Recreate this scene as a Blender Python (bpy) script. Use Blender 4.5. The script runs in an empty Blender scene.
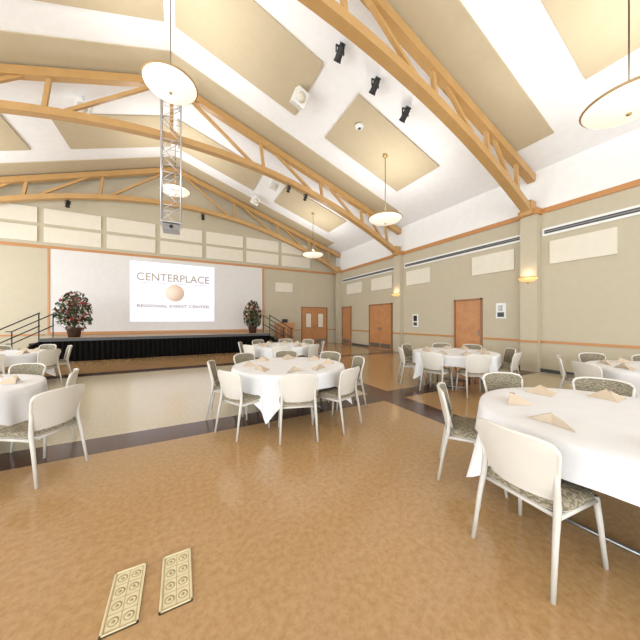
import bpy, math, random
from mathutils import Matrix, Vector
random.seed(4)
D=bpy.data; SC=bpy.context.scene
try: SC.view_settings.view_transform='Standard'
except Exception: pass

def lin(c):
    r=[]
    for v in c:
        v/=255.0
        r.append(v/12.92 if v<=.04045 else ((v+.055)/1.055)**2.4)
    return tuple(r)+(1,)
def mat(name,rgb,rough=.6,metal=0,emit=0,noise=None,scale=5,bump=0,emitcol=None,spec=None,coords='Object',detail=6):
    m=D.materials.new(name); m.use_nodes=True
    nt=m.node_tree; b=nt.nodes['Principled BSDF']
    b.inputs['Base Color'].default_value=lin(rgb)
    b.inputs['Roughness'].default_value=rough; b.inputs['Metallic'].default_value=metal
    if spec is not None: b.inputs['Specular IOR Level'].default_value=spec
    if emit:
        b.inputs['Emission Color'].default_value=lin(emitcol or rgb); b.inputs['Emission Strength'].default_value=emit
    tc=nt.nodes.new('ShaderNodeTexCoord')
    n=nt.nodes.new('ShaderNodeTexNoise'); n.inputs['Scale'].default_value=scale; n.inputs['Detail'].default_value=detail
    if noise: n.inputs['Roughness'].default_value=.68
    nt.links.new(tc.outputs[coords],n.inputs['Vector'])
    r=nt.nodes.new('ShaderNodeValToRGB')
    rgb2=noise or tuple(v*.985 for v in rgb)
    r.color_ramp.elements[0].position=.35; r.color_ramp.elements[1].position=.65
    r.color_ramp.elements[0].color=lin(rgb2); r.color_ramp.elements[1].color=lin(rgb)
    nt.links.new(n.outputs['Fac'],r.inputs['Fac']); nt.links.new(r.outputs['Color'],b.inputs['Base Color'])
    if bump:
        bp=nt.nodes.new('ShaderNodeBump'); bp.inputs['Strength'].default_value=bump
        nt.links.new(n.outputs['Fac'],bp.inputs['Height']); nt.links.new(bp.outputs['Normal'],b.inputs['Normal'])
    return m

M_wall=mat('wall_olive',(186,176,153),.8)
M_wallw=mat('wall_white',(232,231,229),.8)
M_ceil=mat('ceiling_white',(236,236,237),.8)
M_tan=mat('ceiling_tan',(188,174,146),.85)
M_orange=mat('orange_trim',(184,130,78),.45)
M_truss=mat('truss_paint',(186,148,96),.4,noise=(178,139,87),scale=2)
M_door=mat('door_wood',(188,134,88),.4,noise=(174,120,76),scale=4)
M_doorframe=mat('door_frame',(146,100,62),.45)
M_panel=mat('acoustic_panel',(218,211,195),.9)
M_amber=mat('floor_amber',(180,146,104),.17,noise=(161,126,84),scale=24,detail=15)
M_cream=mat('floor_cream',(206,193,166),.17,noise=(191,177,147),scale=24,detail=15)
M_dark=mat('floor_dark',(88,62,50),.17,noise=(70,47,37),scale=16)
M_shell=mat('chair_shell',(204,199,189),.4)
M_frame=mat('chair_frame',(194,190,181),.35)
def fabric():
    m=D.materials.new('chair_fabric'); m.use_nodes=True; nt=m.node_tree; b=nt.nodes['Principled BSDF']; b.inputs['Roughness'].default_value=.9
    tc=nt.nodes.new('ShaderNodeTexCoord'); w=nt.nodes.new('ShaderNodeTexWave'); w.wave_type='RINGS'
    w.inputs['Scale'].default_value=13; w.inputs['Distortion'].default_value=9; w.inputs['Detail'].default_value=1; w.inputs['Detail Scale'].default_value=2.5
    r=nt.nodes.new('ShaderNodeValToRGB'); r.color_ramp.elements[0].position=.4; r.color_ramp.elements[1].position=.65
    r.color_ramp.elements[0].color=lin((106,97,80)); r.color_ramp.elements[1].color=lin((144,135,114))
    nt.links.new(tc.outputs['Object'],w.inputs['Vector']); nt.links.new(w.outputs['Fac'],r.inputs['Fac']); nt.links.new(r.outputs['Color'],b.inputs['Base Color'])
    return m
M_fab=fabric()
M_cloth=mat('tablecloth_white',(228,228,230),.85)
M_napkin=mat('napkin_beige',(194,176,154),.9)
M_metal=mat('metal_gray',(150,150,150),.3,metal=.8)
M_alu=mat('aluminium',(205,205,208),.3,metal=.7)
M_black=mat('black_paint',(28,28,30),.5)
M_skirt=mat('stage_skirt',(16,15,14),.95,spec=.1)
M_stage=mat('stage_wood',(176,140,96),.35,noise=(160,122,80),scale=6)
M_screenw=mat('screen_wall',(212,209,206),.7)
M_proj=mat('projected_slide',(236,238,250),.7,emit=.28)
M_txt=mat('slide_text',(170,160,144),.8,emit=.1)
M_txt2=mat('slide_emblem',(232,208,190),.8,emit=.2)
M_bowl=mat('pendant_glass',(255,246,228),.4,emit=.6)
M_sconce=mat('sconce_glass',(240,196,130),.4,emit=.7)
M_rim=mat('pendant_rim',(176,146,100),.35,metal=.4)
M_rod=mat('pendant_rod',(90,80,66),.4,metal=.5)
M_white=mat('white_plastic',(225,225,222),.4)
M_slot=mat('vent_slot',(70,72,74),.6)
M_ivory=mat('grille_ivory',(212,200,164),.45)
M_ivd=mat('grille_dark_beige',(162,144,106),.6)  # darker beige for the grille's lines, rings and discs
M_leaf=mat('leaf_green',(62,86,44),.6,noise=(40,60,30),scale=8)
M_red=mat('flower_red',(150,42,36),.6)
M_pink=mat('flower_cream',(214,190,170),.6)
M_pot=mat('pot_dark',(70,50,40),.5)
M_addwin=mat('added_window_frame',(210,205,195),.5)  # frames of the added, out-of-view windows

class MB:
    def __init__(s): s.v=[];s.f=[];s.m=[];s.s=[];s.mats=[]
    def mi(s,m):
        if m not in s.mats: s.mats.append(m)
        return s.mats.index(m)
    def add(s,vs,fs,m,smooth=False,T=None):
        o=len(s.v); k=s.mi(m)
        for p in vs:
            p=Vector(p)
            if T is not None: p=T@p
            s.v.append(tuple(p))
        for f in fs: s.f.append([i+o for i in f]); s.m.append(k); s.s.append(smooth)
    def box(s,a,b,m,T=None):
        x0,x1=sorted((a[0],b[0]));y0,y1=sorted((a[1],b[1]));z0,z1=sorted((a[2],b[2]))
        vs=[(x0,y0,z0),(x1,y0,z0),(x1,y1,z0),(x0,y1,z0),(x0,y0,z1),(x1,y0,z1),(x1,y1,z1),(x0,y1,z1)]
        s.add(vs,[(0,3,2,1),(4,5,6,7),(0,1,5,4),(1,2,6,5),(2,3,7,6),(3,0,4,7)],m,False,T)
    def tube(s,pts,rad,m,n=8,T=None,smooth=True):
        pts=[Vector(p) for p in pts]
        if not hasattr(rad,'__len__'): rad=[rad]*len(pts)
        vs=[];fs=[]
        for i,p in enumerate(pts):
            t=(pts[min(i+1,len(pts)-1)]-pts[max(i-1,0)]).normalized()
            ref=Vector((0,0,1)) if abs(t.z)<.9 else Vector((0,1,0))
            a=t.cross(ref).normalized(); b=t.cross(a).normalized()
            for k in range(n):
                an=2*math.pi*k/n
                vs.append(p+a*math.cos(an)*rad[i]+b*math.sin(an)*rad[i])
        for i in range(len(pts)-1):
            for k in range(n):
                k2=(k+1)%n
                fs.append((i*n+k,(i+1)*n+k,(i+1)*n+k2,i*n+k2))
        fs.append(tuple(range(n))); fs.append(tuple(reversed(range((len(pts)-1)*n,len(pts)*n))))
        s.add(vs,fs,m,smooth,T)
    def lathe(s,prof,m,n=32,T=None,sx=1,sy=1,p=2):
        vs=[];fs=[]
        for r,z in prof:
            for k in range(n):
                a=2*math.pi*k/n; c=math.cos(a); q=math.sin(a)
                x=math.copysign(abs(c)**(2/p),c);y=math.copysign(abs(q)**(2/p),q)
                vs.append((x*r*sx,y*r*sy,z))
        for i in range(len(prof)-1):
            for k in range(n):
                k2=(k+1)%n
                fs.append((i*n+k,i*n+k2,(i+1)*n+k2,(i+1)*n+k))
        s.add(vs,fs,m,True,T)
    def beam(s,pts,w,h,y,m):
        vs=[];fs=[]
        for i,(x,z) in enumerate(pts):
            a=Vector(pts[max(i-1,0)]);b=Vector(pts[min(i+1,len(pts)-1)])
            t=(b-a).normalized(); nn=Vector((-t.y,t.x))
            for (dy,dn) in ((-w/2,-h/2),(w/2,-h/2),(w/2,h/2),(-w/2,h/2)):
                vs.append((x+nn.x*dn,y+dy,z+nn.y*dn))
        for i in range(len(pts)-1):
            for k in range(4):
                k2=(k+1)%4; fs.append((i*4+k,i*4+k2,(i+1)*4+k2,(i+1)*4+k))
        e=(len(pts)-1)*4
        fs+= [(3,2,1,0),(e,e+1,e+2,e+3)]
        s.add(vs,fs,m)
    def mesh(s,name):
        me=D.meshes.new(name); me.from_pydata(s.v,[],s.f)
        for m in s.mats: me.materials.append(m)
        me.polygons.foreach_set('material_index',s.m); me.polygons.foreach_set('use_smooth',s.s)
        me.update(); return me
    def build(s,name,loc=(0,0,0),rz=0,parent=None):
        return place(s.mesh(name),name,loc,rz,parent)
def place(me,name,loc=(0,0,0),rz=0,parent=None):
    o=D.objects.new(name,me); SC.collection.objects.link(o); o.location=loc; o.rotation_euler=(0,0,rz)
    if parent: o.parent=parent
    return o

# ---------------- room constants
W=9.24; RX=-.25; XL=2*RX-W; YB=15.3; YR=-7.0; EAVE=5.87; PIT=.333
def cz(x): return EAVE+PIT*(W-RX-abs(x-RX))
TR=[-1.33,4.04,9.40,14.77]

# floor
b=MB()
def fq(x0,x1,y0,y1,m): b.box((x0,y0,-.06),(x1,y1,0),m)
xs=[XL,-8.1,-7.6,3.35,3.85,W]; ys=[YR,-1.6,-1.1,3.8,4.3,9.15,9.65,YB]
for i in range(5):
    for j in range(7):
        if i in(1,3) or j in (1,3,5): m=M_dark
        else:
            if i==2: m=[M_cream,M_amber,M_cream,M_amber][j//2]
            else: m=M_amber
            if i==4 and j==2:
                fq(xs[i],6.6,ys[j],ys[j+1],M_amber); fq(6.6,xs[i+1],ys[j],ys[j+1],M_cream); continue
        fq(xs[i],xs[i+1],ys[j],ys[j+1],m)
b.build('floor')

# ceiling
b=MB()
def slab(b,x0,x1,y0,y1,o0,o1,m):
    vs=[]
    for o in(o0,o1):
        for x,y in((x0,y0),(x1,y0),(x1,y1),(x0,y1)): vs.append((x,y,cz(x)+o))
    b.add(vs,[(0,3,2,1),(4,5,6,7),(0,1,5,4),(1,2,6,5),(2,3,7,6),(3,0,4,7)],m)
slab(b,RX,W,YR,YB,0,.2,M_ceil); slab(b,XL,RX,YR,YB,0,.2,M_ceil)
b.build('ceiling')
b=MB()
for yc in (-4.0,1.35,6.72,12.1):
    for sgn in(1,-1):
        for a,c in((.12,3.38),(4.45,7.62)):
            xa,xb=sorted((RX+sgn*a,RX+sgn*c))
            slab(b,xa,xb,yc-.94,yc+.94,-.05,-.001,M_tan)
for ty in TR:
    for sgn in(1,-1):
        xa,xb=sorted((RX+sgn*.0,RX+sgn*(8.5)))
        slab(b,xa,xb,ty-.9,ty,-.03,-.001,M_tan)
b.build('ceiling_acoustic_panels')

# walls
b=MB()
b.box((W,YR,0),(W+.2,YB,4.6),M_wall); b.box((W,YR,4.6),(W+.2,YB,EAVE+.1),M_wallw)
for ty in TR: b.box((W-.22,ty-.21,0),(W,ty+.21,4.55),M_wall)
b.build('wall_right')
b=MB()
b.add([(XL,YB,0),(W,YB,0),(W,YB,EAVE),(RX,YB,cz(RX)),(XL,YB,EAVE),(XL,YB+.2,0),(W,YB+.2,0),(W,YB+.2,EAVE),(RX,YB+.2,cz(RX)),(XL,YB+.2,EAVE)],
      [(0,1,2,3,4),(9,8,7,6,5)],M_wall)
b.build('wall_back')
b=MB()
b.box((XL-.2,YR,0),(XL,YB,.8),M_wall); b.box((XL-.2,YR,4.4),(XL,YB,EAVE+.1),M_wallw)
pw=[(-7,-6.2),(-2.2,-1.2),(3.4,4.5),(8.9,10.0),(14,15.3)]
for a,c in pw: b.box((XL-.2,a,.8),(XL,c,4.4),M_wall)
b.build('wall_left')
b=MB()
b.add([(XL,YR,4.4),(W,YR,4.4),(W,YR,EAVE),(RX,YR,cz(RX)),(XL,YR,EAVE)],[(4,3,2,1,0)],M_wallw)
b.box((XL,YR-.2,0),(W,YR,.5),M_wall)
for a,c in((XL,-8.5),(-3.6,-2.6),(2.1,3.1),(8,W)): b.box((a,YR-.2,.5),(c,YR,4.4),M_wall)
b.build('wall_rear')
b=MB()
for (a,c) in((-6.2,-2.2),(-1.2,3.4),(4.5,8.9),(10.0,14)):
    for k in range(4):
        y=a+(c-a)*k/3; b.box((XL-.12,y-.03,.8),(XL-.06,y+.03,4.4),M_addwin)
    b.box((XL-.12,a,2.9),(XL-.06,c,2.96),M_addwin)
b.build('added_window_left')  # added windows, out of view, so light can enter from the left
b=MB()
for (a,c) in((-8.5,-3.6),(-2.6,2.1),(3.1,8)):
    for k in range(4):
        x=a+(c-a)*k/3; b.box((x-.03,YR-.12,.5),(x+.03,YR-.06,4.4),M_addwin)
    b.box((a,YR-.12,2.9),(c,YR-.06,2.96),M_addwin)
b.build('added_window_rear')  # added windows behind the camera, put in to light the hall

# trims
b=MB()
b.box((W-.04,YR,4.56),(W,YB,4.70),M_orange)
for ty in TR: b.box((W-.27,ty-.25,4.54),(W,ty+.25,4.72),M_orange)
b.box((XL,YB-.04,4.52),(W,YB,4.64),M_orange)
b.build('trim_upper')
b=MB()
seg=[(YR,-1.54),(-1.12,3.83),(4.25,5.45),(6.6,9.19),(9.61,9.85),(11.75,13.4)]
for a,c in seg:
    b.box((W-.03,a,.84),(W,c,.91),M_orange)
for ty in TR[:3]: b.box((W-.25,ty-.24,.84),(W-.2,ty+.24,.91),M_orange)
b.box((4.4,YB-.03,.84),(6.65,YB,.91),M_orange); b.box((8.6,YB-.03,.84),(W,YB,.91),M_orange)
b.box((XL,YB-.03,.84),(-5.1,YB,.91),M_orange)
b.build('trim_chair_rail')
b=MB()
for a,c in seg: b.box((W-.02,a,0),(W,c,.1),M_slot)
b.build('baseboard_right')
b=MB()
b.box((4.4,YB-.02,0),(6.65,YB,.1),M_slot); b.box((XL,YB-.02,0),(-4.3,YB,.1),M_slot)
b.build('baseboard_back')

# doors
def door(name,axis,a,c,h,leaves,win=False):
    b=MB()
    def bx(u0,u1,z0,z1,d0,d1,m):
        if axis=='x': b.box((W-d1,u0,z0),(W-d0,u1,z1),m)
        else: b.box((u0,YB-d1,z0),(u1,YB-d0,z1),m)
    bx(a,a+.06,0,h,0,.06,M_doorframe); bx(c-.06,c,0,h,0,.06,M_doorframe); bx(a,c,h-.06,h,0,.06,M_doorframe)
    w=(c-a-.12)/leaves
    for i in range(leaves):
        u0=a+.06+i*w+.006;u1=u0+w-.012
        bx(u0,u1,.01,h-.065,.005,.035,M_door)
        hu=(u1-.1) if (i==0 and leaves==2) else u0+.07
        bx(hu-.015,hu+.015,.95,1.15,.035,.06,M_metal)
        bx(hu-.05,hu+.05,1.03,1.05,.06,.08,M_metal)
        bx(u0+.05,u1-.05,.05,.28,.035,.038,M_metal)
        if win: 
            mu=(u0+u1)/2; bx(mu-.22,mu+.22,1.0,1.95,.036,.04,M_doorframe)
            bx(mu-.18,mu+.18,1.04,1.91,.04,.042,M_panel)
    b.build(name)
door('door_1','x',5.5,6.55,2.26,1); door('door_2','x',9.9,11.7,2.34,2); door('door_3','x',13.45,14.45,2.34,1)
door('door_4','y',6.7,8.55,2.33,2,True)

# wall panels
b=MB()
for a,c in((-.6,.75),(2.3,3.6),(4.5,5.85),(7.68,8.96),(9.9,11.5),(12.4,13.9)):
    b.box((W-.05,a,3.08),(W,c,3.72),M_panel)
for k in range(9):
    x0=-9.3+k*2.1
    if x0+1.9<W: b.box((x0,YB-.05,4.78),(x0+1.9,YB,5.42),M_panel)
for k in range(7):
    x0=-7.2+k*2.1
    b.box((x0,YB-.05,5.56),(x0+1.9,YB,6.2),M_panel)
b.box((5.0,YB-.05,3.2),(6.1,YB,3.75),M_panel)
b.build('acoustic_wall_panels')
b=MB()
for a,c in((-1,3.78),(4.3,9.1),(9.7,14.4)):
    b.box((W-.03,a,3.90),(W,c,4.12),M_white)
    b.box((W-.035,a+.05,3.96),(W-.03,c-.05,4.06),M_slot)
    b.box((W-.04,a+.05,4.0),(W-.035,c-.05,4.02),M_metal)
b.build('air_vent')

# sconces
for ty in (4.04,9.4):
    b=MB(); T=Matrix.Translation((W-.22,ty,2.74))
    vs=[];fs=[];n=14;mm=6
    for j in range(mm+1):
        ph=j/mm*math.pi/2
        for i in range(n+1):
            th=math.pi/2+math.pi*i/n
            r=.24*math.cos(ph)**.8
            vs.append((math.cos(th)*r,math.sin(th)*r,-.13*math.sin(ph)))
    for j in range(mm):
        for i in range(n):
            q=j*(n+1)+i; fs.append((q,q+1,q+n+2,q+n+1))
    b.add(vs,fs,M_sconce,True,T)
    b.tube([(math.cos(math.pi/2+math.pi*i/12)*.243,math.sin(math.pi/2+math.pi*i/12)*.243,.005) for i in range(13)],.012,M_rim,T=T)
    b.tube([(-.02,0,-.17),(-.02,0,-.12)],.02,M_rim,T=T)
    b.build('wall_sconce')
    l=D.lights.new('sconce_light','POINT'); l.energy=2.5; l.color=(1,.82,.6); l.shadow_soft_size=.06
    o=D.objects.new('sconce_light',l); SC.collection.objects.link(o); o.location=(W-.36,ty,2.84)

# small wall fixtures
b=MB()
b.box((W-.03,4.75,1.55),(W,5.05,2.05),M_white); b.box((W-.035,4.8,1.6),(W-.03,5.0,1.75),M_slot); b.box((W-.07,4.85,1.8),(W-.03,4.95,1.98),M_metal)
b.build('wall_notice_board')
b=MB()
b.box((W-.03,8.3,1.2),(W,8.6,1.75),M_white); b.box((W-.034,8.35,1.45),(W-.03,8.55,1.7),M_black); b.box((W-.034,8.35,1.25),(W-.03,8.55,1.4),M_slot)
b.build('restroom_sign')
for y in (1.2,2.9,7.3):
    b=MB(); b.box((W-.012,y,.3),(W,y+.08,.42),M_white); b.box((W-.016,y+.025,.32),(W-.012,y+.055,.35),M_slot); b.box((W-.016,y+.025,.37),(W-.012,y+.055,.4),M_slot); b.build('wall_outlet')

# ---------------- trusses
def zb(x): 
    q=abs(x-RX)/(W-.25-RX); return 7.12-2.42*q*q
def zt(x): return cz(x)-.2
for ty in TR:
    b=MB()
    b.beam([(XL+.02,zt(XL)),(RX,zt(RX)),(W-.02,zt(W))],.2,.22,ty,M_truss)
    H=W-.25-RX
    b.beam([(RX-H+2*H*i/40,zb(RX-H+2*H*i/40)) for i in range(41)],.22,.19,ty,M_truss)
    for sg in(-1,1):
        nodes=[.0,2.9,5.3,7.3,8.7]
        for i,o in enumerate(nodes):
            x=RX+sg*o
            if i or sg==1: b.beam([(x,zb(x)),(x-sg*.12*(i>0),zt(x))],.09,.1,ty,M_truss)
            if i+1<len(nodes):
                x2=RX+sg*(nodes[i+1]-.25)
                b.beam([(x+sg*.1,zt(x)),(x2,zb(x2))],.08,.09,ty,M_truss)
        xw=RX+sg*(H+.02)
        b.box((xw-.14,ty-.14,4.55),(xw+.14,ty+.14,4.95),M_truss)
    b.build('roof_truss')

# pendants
def pendant(x,y,z):
    b=MB(); R=.53
    prof=[(.0,-.17)]+[(R*math.sin(a*math.pi/2/8*1.0),-.17*math.cos(a*math.pi/2/8)) for a in range(1,9)]
    b.lathe(prof,M_bowl,40)
    b.lathe([(R-.015,-.01),(R+.012,-.02),(R+.022,0),(R+.012,.02),(R-.015,.02),(R-.02,.0)],M_rim,40)
    b.lathe([(0,-.21),(.03,-.2),(.035,-.175),(0,-.165)],M_rim,12)
    H=cz(x)-z
    for k in range(3):
        a=2*math.pi*k/3+.4; b.tube([(math.cos(a)*R,math.sin(a)*R,.0),(0,0,.2)],.006,M_rod,6)
    b.tube([(0,0,-.17),(0,0,H-.02)],.011,M_rod,8)
    b.lathe([(0,.24),(.05,.23),(.06,.2),(0,.17)],M_rim,12)
    b.lathe([(.0,H-.12),(.08,H-.1),(.09,H-.02),(0,H-.01)],M_rim,16)
    b.build('pendant_lamp',(x,y,z))
    l=D.lights.new('pendant_uplight','AREA'); l.shape='DISK'; l.size=.8; l.energy=54; l.color=(1,.98,.95)
    q=D.objects.new('pendant_uplight',l); SC.collection.objects.link(q); q.location=(x,y,z+.06); q.rotation_euler=(math.pi,0,0)
for y in(1.4,6.72,12.1):
    pendant(6.1 if y<2 else 5.95,y,4.85); pendant(-.2,y,6.7); pendant(-6.45,y,4.85)

# hanging lattice tower with projector
b=MB(); hw=.25; z0,z1=4.35,8.6
cs=[(-hw,-hw),(hw,-hw),(hw,hw),(-hw,hw)]
for c in cs: b.tube([(c[0],c[1],z0),(c[0],c[1],z1)],.022,M_alu)
n=9
for k in range(n):
    za=z0+(z1-z0)*k/n; zc=z0+(z1-z0)*(k+1)/n
    for i in range(4):
        p=cs[i];q=cs[(i+1)%4]
        if k%2: p,q=q,p
        b.tube([(p[0],p[1],za),(q[0],q[1],zc)],.011,M_alu,6)
        b.tube([(p[0],p[1],za),(q[0],q[1],za)],.011,M_alu,6)
b.box((-.27,-.27,z0-.03),(.27,.27,z0),M_alu)
b.box((-.22,-.25,z0-.22),(.22,.25,z0-.06),M_metal); b.tube([(0,.25,z0-.14),(0,.33,z0-.14)],.06,M_black,16)
b.tube([(0,-.25,z0-.14),(0,-.27,z0-.14)],.05,M_black,16)
b.box((-.05,-.05,z0-.07),(.05,.05,z0),M_black)
b.build('projector_lattice_tower',(RX,9.05,0))

def spot(name,x,y,z,drop,tiltx=-.6,sc=1):
    b=MB()
    b.tube([(0,0,0),(0,0,drop)],.015,M_black,6)
    b.box((-.13,-.02,-.03),(.13,.02,0),M_black); b.box((-.13,-.02,-.2),(-.11,.02,0),M_black); b.box((.11,-.02,-.2),(.13,.02,0),M_black)
    T=Matrix.Translation((0,0,-.17))@Matrix.Rotation(tiltx,4,'X')
    b.lathe([(0,.16),(.07,.16),(.09,.1),(.09,-.12),(.11,-.2),(.1,-.2),(.08,-.1),(0,-.1)],M_black,20,T)
    b.box((-.06,-.06,.16),(.06,.06,.2),M_black,T)
    o=b.build(name,(x,y,z)); o.scale=(sc,sc,sc)
for x,y in((3.25,5.2),(4.28,5.2),(5.3,5.2)):
    spot('track_spotlight',x,y,cz(x)-.05,.06,.9,.85)
for x in(3.6,4.3):
    spot('stage_spotlight',x,9.4,zb(x)-.15,.07,.8,.6)
for x in(-4.2,1.0):
    spot('stage_spotlight',x,14.77,zb(x)-.17,.1,-.3,.75)

def speaker(x,y):
    b=MB(); z=-.35
    b.tube([(0,0,z+.2),(0,0,0)],.03,M_white,8)
    T=Matrix.Translation((0,0,z))@Matrix.Rotation(.5,4,'X')@Matrix.Rotation(.3,4,'Y')
    b.box((-.17,-.15,-.19),(.17,.15,.19),M_white,T); b.lathe([(0,.0),(.12,.0),(.13,.02),(.0,.03)],M_panel,20,T@Matrix.Translation((0,-.15,0))@Matrix.Rotation(math.pi/2,4,'X'))
    b.build('ceiling_speaker',(x,y,cz(x)-.001))
speaker(2.9,6.75); speaker(-2.6,10.4); speaker(3.6,11.2); speaker(3.3,13.3)
b=MB(); b.lathe([(0,-.06),(.1,-.06),(.13,-.03),(.14,0)],M_white,24); b.lathe([(0,-.08),(.04,-.08),(.05,-.06)],M_slot,12)
b.build('smoke_detector',(4.75,6.5,cz(4.75)-.05))

# ---------------- stage
SY=12.5; SX0,SX1,SZ=-4.3,3.8,.85
b=MB()
b.box((SX0,SY,SZ-.08),(SX1,YB-.06,SZ),M_stage); b.box((SX0-.01,SY-.02,SZ-.1),(SX1+.01,SY,SZ+.01),M_slot)
for k in range(6):
    x=SX0+.3+(SX1-SX0-.6)*k/5
    for y in(SY+.3,YB-.5): b.tube([(x,y,0),(x,y,SZ-.08)],.03,M_black)
vs=[];fs=[];N=520
path=[]
L1=YB-.1-SY; L2=SX1-SX0
for i in range(N+1):
    s=(2*L1+L2)*i/N; w=.03*math.sin(s*2*math.pi/.16)
    if s<L1: p=(SX0+.03+w,YB-.1-s)
    elif s<L1+L2: p=(SX0+(s-L1),SY+.04+w)
    else: p=(SX1-.03-w,SY+(s-L1-L2))
    path.append(p)
for z in(.01,SZ-.1):
    for p in path: vs.append((p[0],p[1],z))
for i in range(N): fs.append((i,i+1,N+2+i,N+1+i))
b.add(vs,fs,M_skirt,True)
b.build('stage_platform')

def stairs(name,x,sg):
    b=MB()
    for k in range(4):
        z=SZ-.17*(k+1); xa=x+sg*(.06+.28*k)
        b.box((xa,SY+.25,z-.04),(xa+sg*.28,SY+1.35,z),M_black)
        b.box((xa+sg*.25,SY+.25,max(z-.17,0)),(xa+sg*.28,SY+1.35,z),M_black)
    for y in(SY+.22,SY+1.38):
        for hh in(.9,.45):
            b.tube([(x+sg*.05,y,SZ+hh),(x+sg*1.2,y,.17+hh),(x+sg*1.35,y,.17+hh)],.02,M_black)
        b.tube([(x+sg*.08,y,0),(x+sg*.08,y,SZ+.88)],.02,M_black)
        b.tube([(x+sg*1.2,y,0),(x+sg*1.2,y,.17+.9)],.02,M_black)
        b.tube([(x+sg*.06,y,SZ-.12),(x+sg*1.18,y,.05)],.03,M_black)
    b.build(name)
stairs('stage_stairs',SX0,-1); stairs('stage_stairs',SX1,1)

# screen wall
b=MB()
b.box((-4.92,YB-.05,.86),(4.2,YB,4.52),M_screenw)
for x in(-4.98,4.2): b.box((x,YB-.07,.86),(x+.07,YB,4.52),M_orange)
b.box((-4.98,YB-.08,.86),(4.27,YB,.98),M_orange)
b.build('projection_wall')
E=D.objects.new('projection_screen',None); SC.collection.objects.link(E)
b=MB(); b.box((-2.13,YB-.062,1.42),(1.6,YB-.051,4.32),M_proj); b.build('slide',parent=E)
def text(s,x,z,size,m,width=None):
    c=D.curves.new('lettering','FONT'); c.body=s; c.align_x='CENTER'; c.size=size; c.extrude=.003; c.offset=.004; c.materials.append(m)
    o=D.objects.new('lettering',c); SC.collection.objects.link(o); o.location=(x,YB-.07,z); o.rotation_euler=(math.pi/2,0,0); o.parent=E
    bpy.context.view_layer.update()
    if width:
        f=width/max(o.dimensions.x,.01); o.scale=(f,1,1)
    return o
text('CENTERPLACE',-.27,3.42,.52,M_txt,3.2)
text('REGIONAL EVENT CENTER',-.27,2.12,.2,M_txt,3.2)
b=MB(); b.lathe([(0,0),(.42,0),(.42,.01),(0,.01)],M_txt2,40,Matrix.Translation((-.27,YB-.065,2.85))@Matrix.Rotation(math.pi/2,4,'X')); b.build('emblem',parent=E)
b=MB(); b.box((-1.9,YB-.068,3.3),(1.35,YB-.063,3.32),M_txt); b.build('rule_line',parent=E)

# plants
def plant(x,y,z,w,h):
    b=MB()
    b.lathe([(0,0),(.17,0),(.22,.3),(.25,.32),(.25,.36),(.2,.35),(0,.33)],M_pot,24)
    for k in range(14):
        a=random.uniform(0,6.28); r=random.uniform(.3,.9)
        b.tube([(0,0,.3),(math.cos(a)*w*.2*r,math.sin(a)*w*.2*r,h*.5),(math.cos(a)*w*.42*r,math.sin(a)*w*.42*r,h*random.uniform(.7,.92))],[.014,.01,.005],M_pot,5)
    for k in range(800):
        while 1:
            p=Vector((random.uniform(-1,1),random.uniform(-1,1),random.uniform(-1,1)))
            if p.length<1: break
        c=Vector((p.x*w/2*(1.0-.3*(p.z+1)/2),p.y*w/2*.9,.2+(h-.2)*(.5+.5*p.z)))
        R=Matrix.Translation(c)@Matrix.Rotation(random.uniform(0,6.28),4,'Z')@Matrix.Rotation(random.uniform(-1.2,1.2),4,'X')
        s=random.uniform(.06,.13)
        u=random.random()
        m=M_leaf if u<.74 else (M_red if u<.93 else M_pink)
        if m is M_leaf: b.add([(0,-s,0),(s*.4,0,s*.1),(0,s,0),(-s*.4,0,s*.1)],[(0,1,2,3)],m,False,R)
        else:
            for q in range(5): 
                a=q*1.256; b.add([(0,0,0),(math.cos(a-.5)*s*.5,math.sin(a-.5)*s*.5,s*.2),(math.cos(a)*s*.7,math.sin(a)*s*.7,s*.1),(math.cos(a+.5)*s*.5,math.sin(a+.5)*s*.5,s*.2)],[(0,1,2,3)],m,False,R)
    b.build('flower_arrangement',(x,y,z+.001))
plant(-3.6,13.3,SZ,1.3,1.75); plant(3.2,13.4,SZ,1.05,1.65)

# lectern
b=MB()
b.box((-.45,-.3,.08),(.45,.3,1.1),M_door); b.box((-.48,-.33,0),(.48,.33,.08),M_doorframe)
b.add([(-.5,-.36,1.1),(.5,-.36,1.1),(.5,.36,1.1),(-.5,.36,1.1),(-.5,-.36,1.35),(.5,-.36,1.35),(.5,.36,1.2),(-.5,.36,1.2)],[(0,3,2,1),(4,5,6,7),(0,1,5,4),(1,2,6,5),(2,3,7,6),(3,0,4,7)],M_door)
for k in(-1,1): b.box((k*.21-.17,-.31,.15),(k*.21+.17,-.3,1.03),M_doorframe)
b.box((-.17,-.1,1.27),(.17,-.08,1.55),M_black)
b.tube([(.3,.1,1.25),(.31,.05,1.5),(.27,.12,1.6)],.008,M_black)
b.build('lectern',(5.25,14.4,0))

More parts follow.
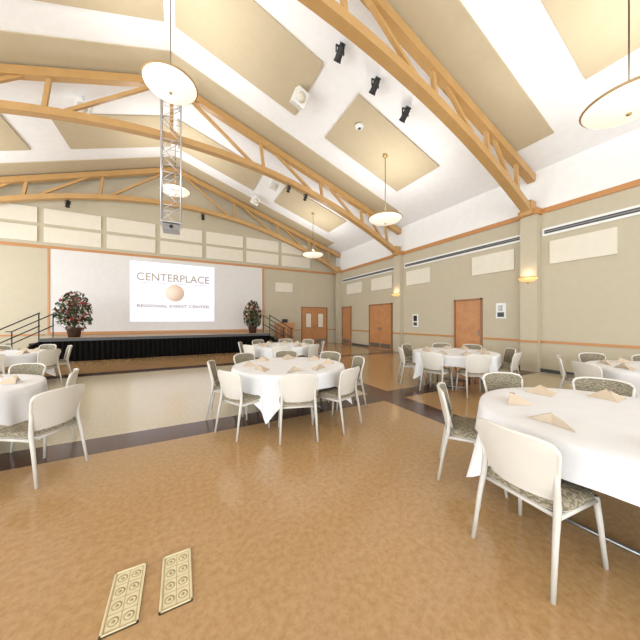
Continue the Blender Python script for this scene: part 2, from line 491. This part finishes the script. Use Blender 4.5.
# ---------------- floor grilles
def grille(x,y):
    b=MB(); w,l=.155,.36
    b.box((-w/2,-l/2,0),(w/2,l/2,.007),M_ivory)
    for sx in(-1,1): b.box((sx*w/2,-l/2,0),(sx*(w/2-.008),l/2,.011),M_ivory)
    for sx in(-1,1): b.box((-w/2,sx*l/2,0),(w/2,sx*(l/2-.008),.011),M_ivory)
    for k in range(5):
        yy=-l/2+.014+(l-.028)*k/4; b.box((-w/2+.014,yy-.0015,0),(w/2-.014,yy+.0015,.008),M_ivd)
    for xx in(-w/2+.014,0,w/2-.014): b.box((xx-.0015,-l/2+.014,0),(xx+.0015,l/2-.014,.008),M_ivd)
    for k in range(4):
        yc=-l/2+.014+(l-.028)*(k+.5)/4
        for sx in(-1,1):
            T=Matrix.Translation((sx*.032,yc,0))
            b.lathe([(.018,.0075),(.024,.0085),(.024,.0075)],M_ivd,20,T)
            b.lathe([(0,.0085),(.008,.0085),(.009,.007)],M_ivd,14,T)
    b.build('floor_grille',(x,y,0))
grille(-.265,1.76); grille(-.022,1.75)

# ---------------- chair
def chair_mesh():
    b=MB()
    b.lathe([(0,.425),(.9,.425),(.97,.435),(1,.445)],M_shell,40,sx=.235,sy=.225,p=4)
    b.lathe([(1,.445),(1.0,.462),(.96,.478),(.85,.486),(.5,.489),(0,.487)],M_fab,40,sx=.235,sy=.225,p=4)
    nu,nv=14,12
    def P(i,j,off):
        s=-1+2*i/nu; t=j/nv
        w=.192+.05*t
        if t>.8: w-=.03*((t-.8)/.2)**2
        if t<.2: w-=.02*((.2-t)/.2)**2
        z=.49+.345*t-.022*(s**4)*(t**3)
        y=-.222-.075*t+.05*s*s+off
        return (w*s,y,z)
    for off,m in((-.012,M_shell),(.012,M_fab)):
        vs=[P(i,j,off) for j in range(nv+1) for i in range(nu+1)]
        fs=[]
        for j in range(nv):
            for i in range(nu):
                a=j*(nu+1)+i; f=(a,a+1,a+nu+2,a+nu+1)
                fs.append(f if off<0 else f[::-1])
        b.add(vs,fs,m,True)
    per=[(i,0) for i in range(nu)]+[(nu,j) for j in range(nv)]+[(i,nv) for i in range(nu,0,-1)]+[(0,j) for j in range(nv,0,-1)]
    b.tube([P(i,j,0) for i,j in per]+[P(0,0,0)],.0135,M_shell,8)
    for sg in(-1,1):
        b.tube([(sg*.23,-.285,0),(sg*.218,-.235,.3),(sg*.21,-.2,.46),(sg*.205,-.195,.56),(sg*.215,-.215,.68)],[.012,.016,.019,.017,.011],M_frame,10)
        b.tube([(sg*.24,.245,0),(sg*.225,.22,.25),(sg*.21,.2,.43)],[.012,.015,.019],M_frame,10)
        b.tube([(sg*.21,-.205,.41),(sg*.212,.205,.41)],.015,M_frame,8)
    for y in(-.19,.19): b.tube([(-.21,y,.41),(.21,y,.41)],.013,M_frame,8)
    return b.mesh('dining_chair')
CH=chair_mesh()
def chair(cx,cy,ang,d=.98,tw=0):
    a=math.radians(ang)
    place(CH,'dining_chair',(cx+math.cos(a)*d,cy+math.sin(a)*d,0),a+math.pi/2+math.radians(tw))

def napkin_mesh():
    b=MB(); k=1.15
    A=(-.13*k,-.03,.002);B_=(.13*k,-.03,.002);C=(0,.15,.002);T=(0,-.02,.085);F=(0,.0,.002)
    b.add([A,B_,C,T,F],[(0,3,2),(3,1,2),(0,4,3),(4,1,3),(0,2,4),(4,2,1)],M_napkin)
    b.add([(-.135*k,-.035,.001),(.0,-.028,.088),(0,.01,.083),(-.1,.0,.001)],[(0,1,2,3)],M_napkin)
    return b.mesh('napkin')
NP=napkin_mesh()
def table(cx,cy,rot,angs,ov={},r=.915,S=1.08,nap=None):
    b=MB(); TH=.745
    n=160;K=9
    vs=[];fs=[]
    rot=math.radians(rot)
    rings=[]
    for k,rr in enumerate((.0,.3,.6,.85,.98)):
        rings.append([(rr*r*math.cos(2*math.pi*i/n),rr*r*math.sin(2*math.pi*i/n),TH+.006) for i in range(n)])
    rings.append([(r*1.003*math.cos(2*math.pi*i/n),r*1.003*math.sin(2*math.pi*i/n),TH-.0) for i in range(n)])
    for k in range(1,K+1):
        q=k/K; ring=[]
        for i in range(n):
            a=2*math.pi*i/n; ph=a-rot
            ext=S/max(abs(math.cos(ph)),abs(math.sin(ph)))
            drop=min(ext-r,.64)
            drop=max(drop,.2)
            cor=abs(math.sin(2*ph))**6
            fold=.02*math.sin(9*ph+1)*q+.016*math.sin(17*ph)*q
            fold+=cor*q*(.05+.05*math.cos(24*(ph)))
            R=r+.012+.02*q+fold*(drop/.5)
            ring.append((R*math.cos(a),R*math.sin(a),TH-.012-drop*q*(.985)))
        rings.append(ring)
    for g in rings: vs+=g
    for k in range(len(rings)-1):
        for i in range(n):
            j=(i+1)%n; fs.append((k*n+i,k*n+j,(k+1)*n+j,(k+1)*n+i))
    b.add(vs,fs,M_cloth,True)
    b.lathe([(0,TH-.03),(r-.01,TH-.03),(r-.005,TH-.005),(0,TH-.005)],M_metal,48)
    for sx in(-1,1):
        for sy in(-1,1):
            T=Matrix.Rotation(rot,4,'Z')
            b.tube([(sx*.45,sy*.3,.0),(sx*.4,sy*.28,TH-.03)],.016,M_metal,8,T)
        b.tube([(sx*.45,-.3,.02),(sx*.45,.3,.02)],.014,M_metal,8,Matrix.Rotation(rot,4,'Z'))
    b.build('banquet_table',(cx,cy,0))
    for i,a in enumerate(angs):
        d,tw=ov.get(a,(.99,random.uniform(-5,5)))
        chair(cx,cy,a,d,tw)
    for a in (nap or angs):
        ar=math.radians(a)
        place(NP,'napkin',(cx+math.cos(ar)*.66,cy+math.sin(ar)*.66,TH+.006),ar+math.pi/2+random.uniform(-.5,.5))
table(1.62,4.2,7,[210,255,292,343,25,72,115,163])
table(3.0,.74,5,[172,121,66,20,320,255],{172:(.96,3)},nap=[165,118,66,20,215,320])
table(5.75,4.1,30,[148,196,236,285,325,15,50,105])
table(-2.42,4.4,30,[326,10,72,118,165,275],{326:(1.42,0),10:(.93,0)})
table(-3.7,8.6,42,[335,20,65,110,155,200,245,290])
table(2.7,7.6,2,[205,250,295,340,25,65,110,155])
table(6.6,1.1,40,[110,150,60,200,20,330])

# ---------------- lights
def area(name,loc,rot,sx,sy,e,col=(1,1,1)):
    l=D.lights.new(name,'AREA'); l.shape='RECTANGLE'; l.size=sx; l.size_y=sy; l.energy=e; l.color=col
    o=D.objects.new(name,l); SC.collection.objects.link(o); o.location=loc; o.rotation_euler=rot
for a,c in((-6.2,-2.2),(-1.2,3.4),(4.5,8.9),(10.0,14)):
    area('added_fill_light',(XL-.25,(a+c)/2,2.6),(0,-math.pi/2,0),3.6,c-a,470,(.90,.955,1))  # added fill lamps outside the invented left openings
for a,c in((-8.5,-3.6),(-2.6,2.1),(3.1,8)):
    area('added_fill_light',((a+c)/2,YR-.25,2.5),(math.pi/2,0,0),c-a,3.8,490,(.90,.955,1))  # added fill lamps behind the camera, at the invented rear openings
w=D.worlds.new('sky'); SC.world=w; w.use_nodes=True
w.node_tree.nodes['Background'].inputs[0].default_value=(.85,.92,1,1); w.node_tree.nodes['Background'].inputs[1].default_value=1.0

cam=D.cameras.new('camera'); cam.sensor_width=36; cam.lens=265/640*36; cam.clip_end=200
co=D.objects.new('camera',cam); SC.collection.objects.link(co); co.location=(0,0,1.5); co.rotation_euler=(math.pi/2,0,-math.radians(27.7))
SC.camera=co
